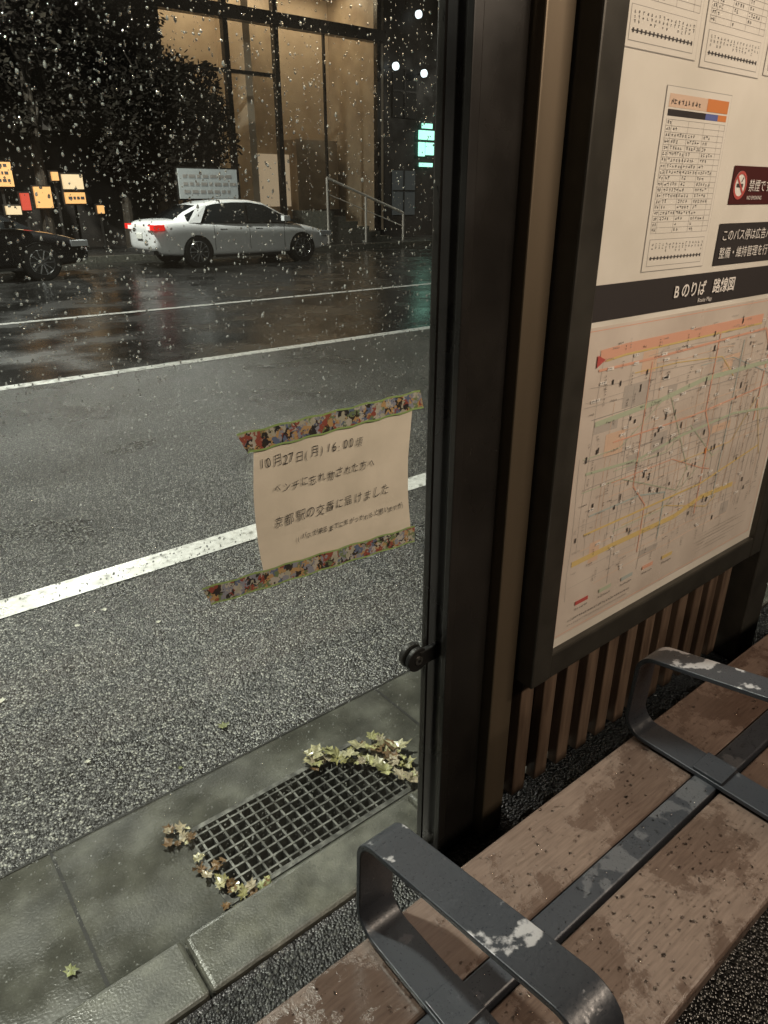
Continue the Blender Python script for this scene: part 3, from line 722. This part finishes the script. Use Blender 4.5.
# ------------------------------------------------------------------ cars
def car(name,paint,x,y,tail_on=True):
    c=empty(name); Y=y; L=4.9
    st=[(0,.66,.86,.42),(.05,.80,.97,.34),(.25,.87,1.03,.26),(.8,.90,1.04,.22),(1.6,.91,.98,.20),(2.6,.915,.95,.20),(3.5,.91,.93,.20),(4.1,.89,.87,.22),(4.6,.82,.76,.24),(4.85,.68,.64,.30),(4.9,.55,.56,.36)]
    b=B(); k=b.mi(paint); ns=None
    for s,w,zt,zb in st:
        half=[(w*.55,zt+.015),(w*.86,zt-.01),(w*.975,zt-.09),(w,zt-(zt-zb)*.42),(w*.99,zb+.10),(w*.93,zb)]
        sec=[(0,zt+.025)]+half+[(0,zb)]+[(-a,z) for a,z in half[::-1]]
        ns=len(sec)
        for a,z in sec: b.v.append((s,a,z))
    for i in range(len(st)-1):
        for j in range(ns):
            p=i*ns+j;q=i*ns+(j+1)%ns; b.f.append((p,q,q+ns,p+ns)); b.m.append(k)
    b.f.append(tuple(range(ns))[::-1]); b.m.append(k); b.f.append(tuple((len(st)-1)*ns+j for j in range(ns))); b.m.append(k)
    o=b.build('body',c,smooth=True,subsurf=2)
    gl=pm('car_glass',(.012,.014,.015),.06,coat=1)
    cs=[(.55,1.03,.66,.80),(.85,1.20,.60,.82),(1.2,1.345,.56,.84),(1.65,1.435,.57,.85),(2.1,1.465,.58,.86),(2.55,1.46,.58,.86),(2.95,1.40,.58,.86),(3.4,1.19,.62,.85),(3.8,.96,.70,.84)]
    b=B()
    for s,zr,wr,wb in cs:
        zb=.95
        zs=max(zb+.01,zr-.07)
        half=[(wb,zb),(wr+.07*(1 if zr>1.1 else .4),zs),(wr-.04,zr-.015)]
        sec=half+[(0,zr)]+[(-a,z) for a,z in half[::-1]]
        for a,z in sec: b.v.append((s,a,z))
    kk={'g':b.mi(gl),'p':b.mi(paint)}
    for i in range(len(cs)-1):
        for j in range(6):
            p=i*7+j
            if j in (0,5): m='p' if i==0 else 'g'
            elif j in (1,4): m='p'
            else: m='g' if i in (0,1,6,7) else 'p'
            b.f.append((p,p+1,p+8,p+7)); b.m.append(kk[m])
    o=b.build('cabin',c,smooth=True)
    b=B()
    for sy in (1,-1):
        b.poly([(2.30,sy*.868,.96),(2.37,sy*.868,.96),(2.41,sy*.675,1.39),(2.34,sy*.675,1.39)],'rub')
        b.poly([(.85,sy*.832,.965),(1.15,sy*.852,.965),(1.42,sy*.668,1.345),(1.16,sy*.655,1.29)],paint)
    b.build('pillars',c)
    b=B(); dk=pm('seam',(.02,.02,.02),.6); hl=pm('headlamp',(.6,.62,.65),.1,.2); chrome=pm('chrome',(.7,.7,.7),.15,1)
    tl=pm('tail_lamp',(.4,.01,.01),.2,emit=(1,.03,.02),es=.7 if tail_on else .1); pk=pm('reverse_lamp',(.8,.8,.8),.2,emit=(1,.7,.6),es=.7 if tail_on else .1)
    for sy in (1,-1):
        ya,yb=sorted((sy*.905,sy*.916))
        for s in (1.45,2.38,3.35): b.box(s,s+.010,ya,yb,.36,.90,dk)
        ya,yb=sorted((sy*.912,sy*.932))
        for s in (1.6,2.55): b.box(s,s+.18,ya,yb,.80,.825,chrome)
        ya,yb=sorted((sy*.87,sy*1.02)); b.box(3.30,3.48,ya,yb,.97,1.09,paint)
        ya,yb=sorted((sy*.55,sy*.89)); b.box(.0,.26,ya,yb,.82,.935,tl); 
        ya,yb=sorted((sy*.50,sy*.66)); b.box(-.012,.02,ya,yb,.82,.90,pk)
        ya,yb=sorted((sy*.50,sy*.83)); b.box(4.5,4.83,ya,yb,.60,.71,hl)
        ya,yb=sorted((sy*.86,sy*.919)); b.box(1.45,3.5,ya,yb,.20,.25,dk)
    b.box(4.7,4.915,-.45,.45,.42,.62,dk); b.box(-.02,.02,-.17,.17,.62,.74,pm('plate',(.7,.7,.66),.5)); b.box(-.015,.1,-.75,.75,.30,.40,dk)
    b.build('trim',c,bevel=.01)
    rim=pm('alloy_rim',(.55,.56,.58),.25,.9); tyre=pm('tyre',(.015,.015,.015),.7); arch=pm('arch',(.004,.004,.004),.9)
    for nme,sx in (('wheel_rear',1.02),('wheel_front',3.87)):
        for sy in (1,-1):
            b=B(); 
            b.tube((sx,sy*.70,.34),(sx,sy*.915,.34),.365,arch,28)
            b.tube((sx,sy*.72,.335),(sx,sy*.928,.335),.33,tyre,28); b.tube((sx,sy*.90,.335),(sx,sy*.932,.335),.235,dk,24)
            for a in range(10):
                t=a*math.pi/5; y_=sy*.937
                b.tube((sx+.04*math.cos(t),y_,.335+.04*math.sin(t)),(sx+.22*math.cos(t),y_,.335+.22*math.sin(t)),.02,rim,6)
            b.tube((sx,sy*.92,.335),(sx,sy*.95,.335),.05,rim,12)
            for a in range(24):
                t=a*math.pi/12;t2=(a+1)*math.pi/12
                b.tube((sx+.23*math.cos(t),sy*.935,.335+.23*math.sin(t)),(sx+.23*math.cos(t2),sy*.935,.335+.23*math.sin(t2)),.013,rim,5)
            b.build(nme,c)
    c.location=(x,y,0); return c
white=pm('pearl_white_paint',(.80,.81,.82),.25,coat=.8)
black=pm('black_paint',(.012,.012,.013),.2,coat=.8)
car('parked_car',white,6.5,17.2)
car('parked_car',black,.0,16.5,False)
# ------------------------------------------------------------------ street lamps
def slamp(x,y,z,dx,dy,power,col):
    e=empty('street_lamp')
    pole=pm('lamp_pole',(.08,.08,.075),.4,.6); head=pm('lamp_lens',(1,1,1),.5,emit=col,es=8)
    b=B(); b.tube((x,y,.1),(x,y,z),.08,pole,12,.05); b.tube((x,y,z-.05),(x+dx,y+dy,z+.12),.035,pole,8)
    b.box(x+dx-.16,x+dx+.16,y+dy-.3,y+dy+.3,z+.08,z+.18,pole); b.build('pole',e)
    b=B(); b.box(x+dx-.13,x+dx+.13,y+dy-.26,y+dy+.26,z+.065,z+.079,head); b.build('lens',e)
    l=bpy.data.lights.new('street_lamp_light','AREA'); l.shape='RECTANGLE'; l.size=.26; l.size_y=.5; l.energy=power; l.color=col
    o=bpy.data.objects.new('street_lamp_light',l); COL.objects.link(o); o.location=(x+dx,y+dy,z+.06); o.parent=e
slamp(-2.2,.6,7.0,1.0,2.8,960,(1,.98,.86))
slamp(3.2,19.5,7.2,.4,-2.6,1500,(1,.99,.90))  # unseen far-side lamp, added to brighten the white car
slamp(26,19.5,7.2,0,-2.2,600,(1,.93,.80))
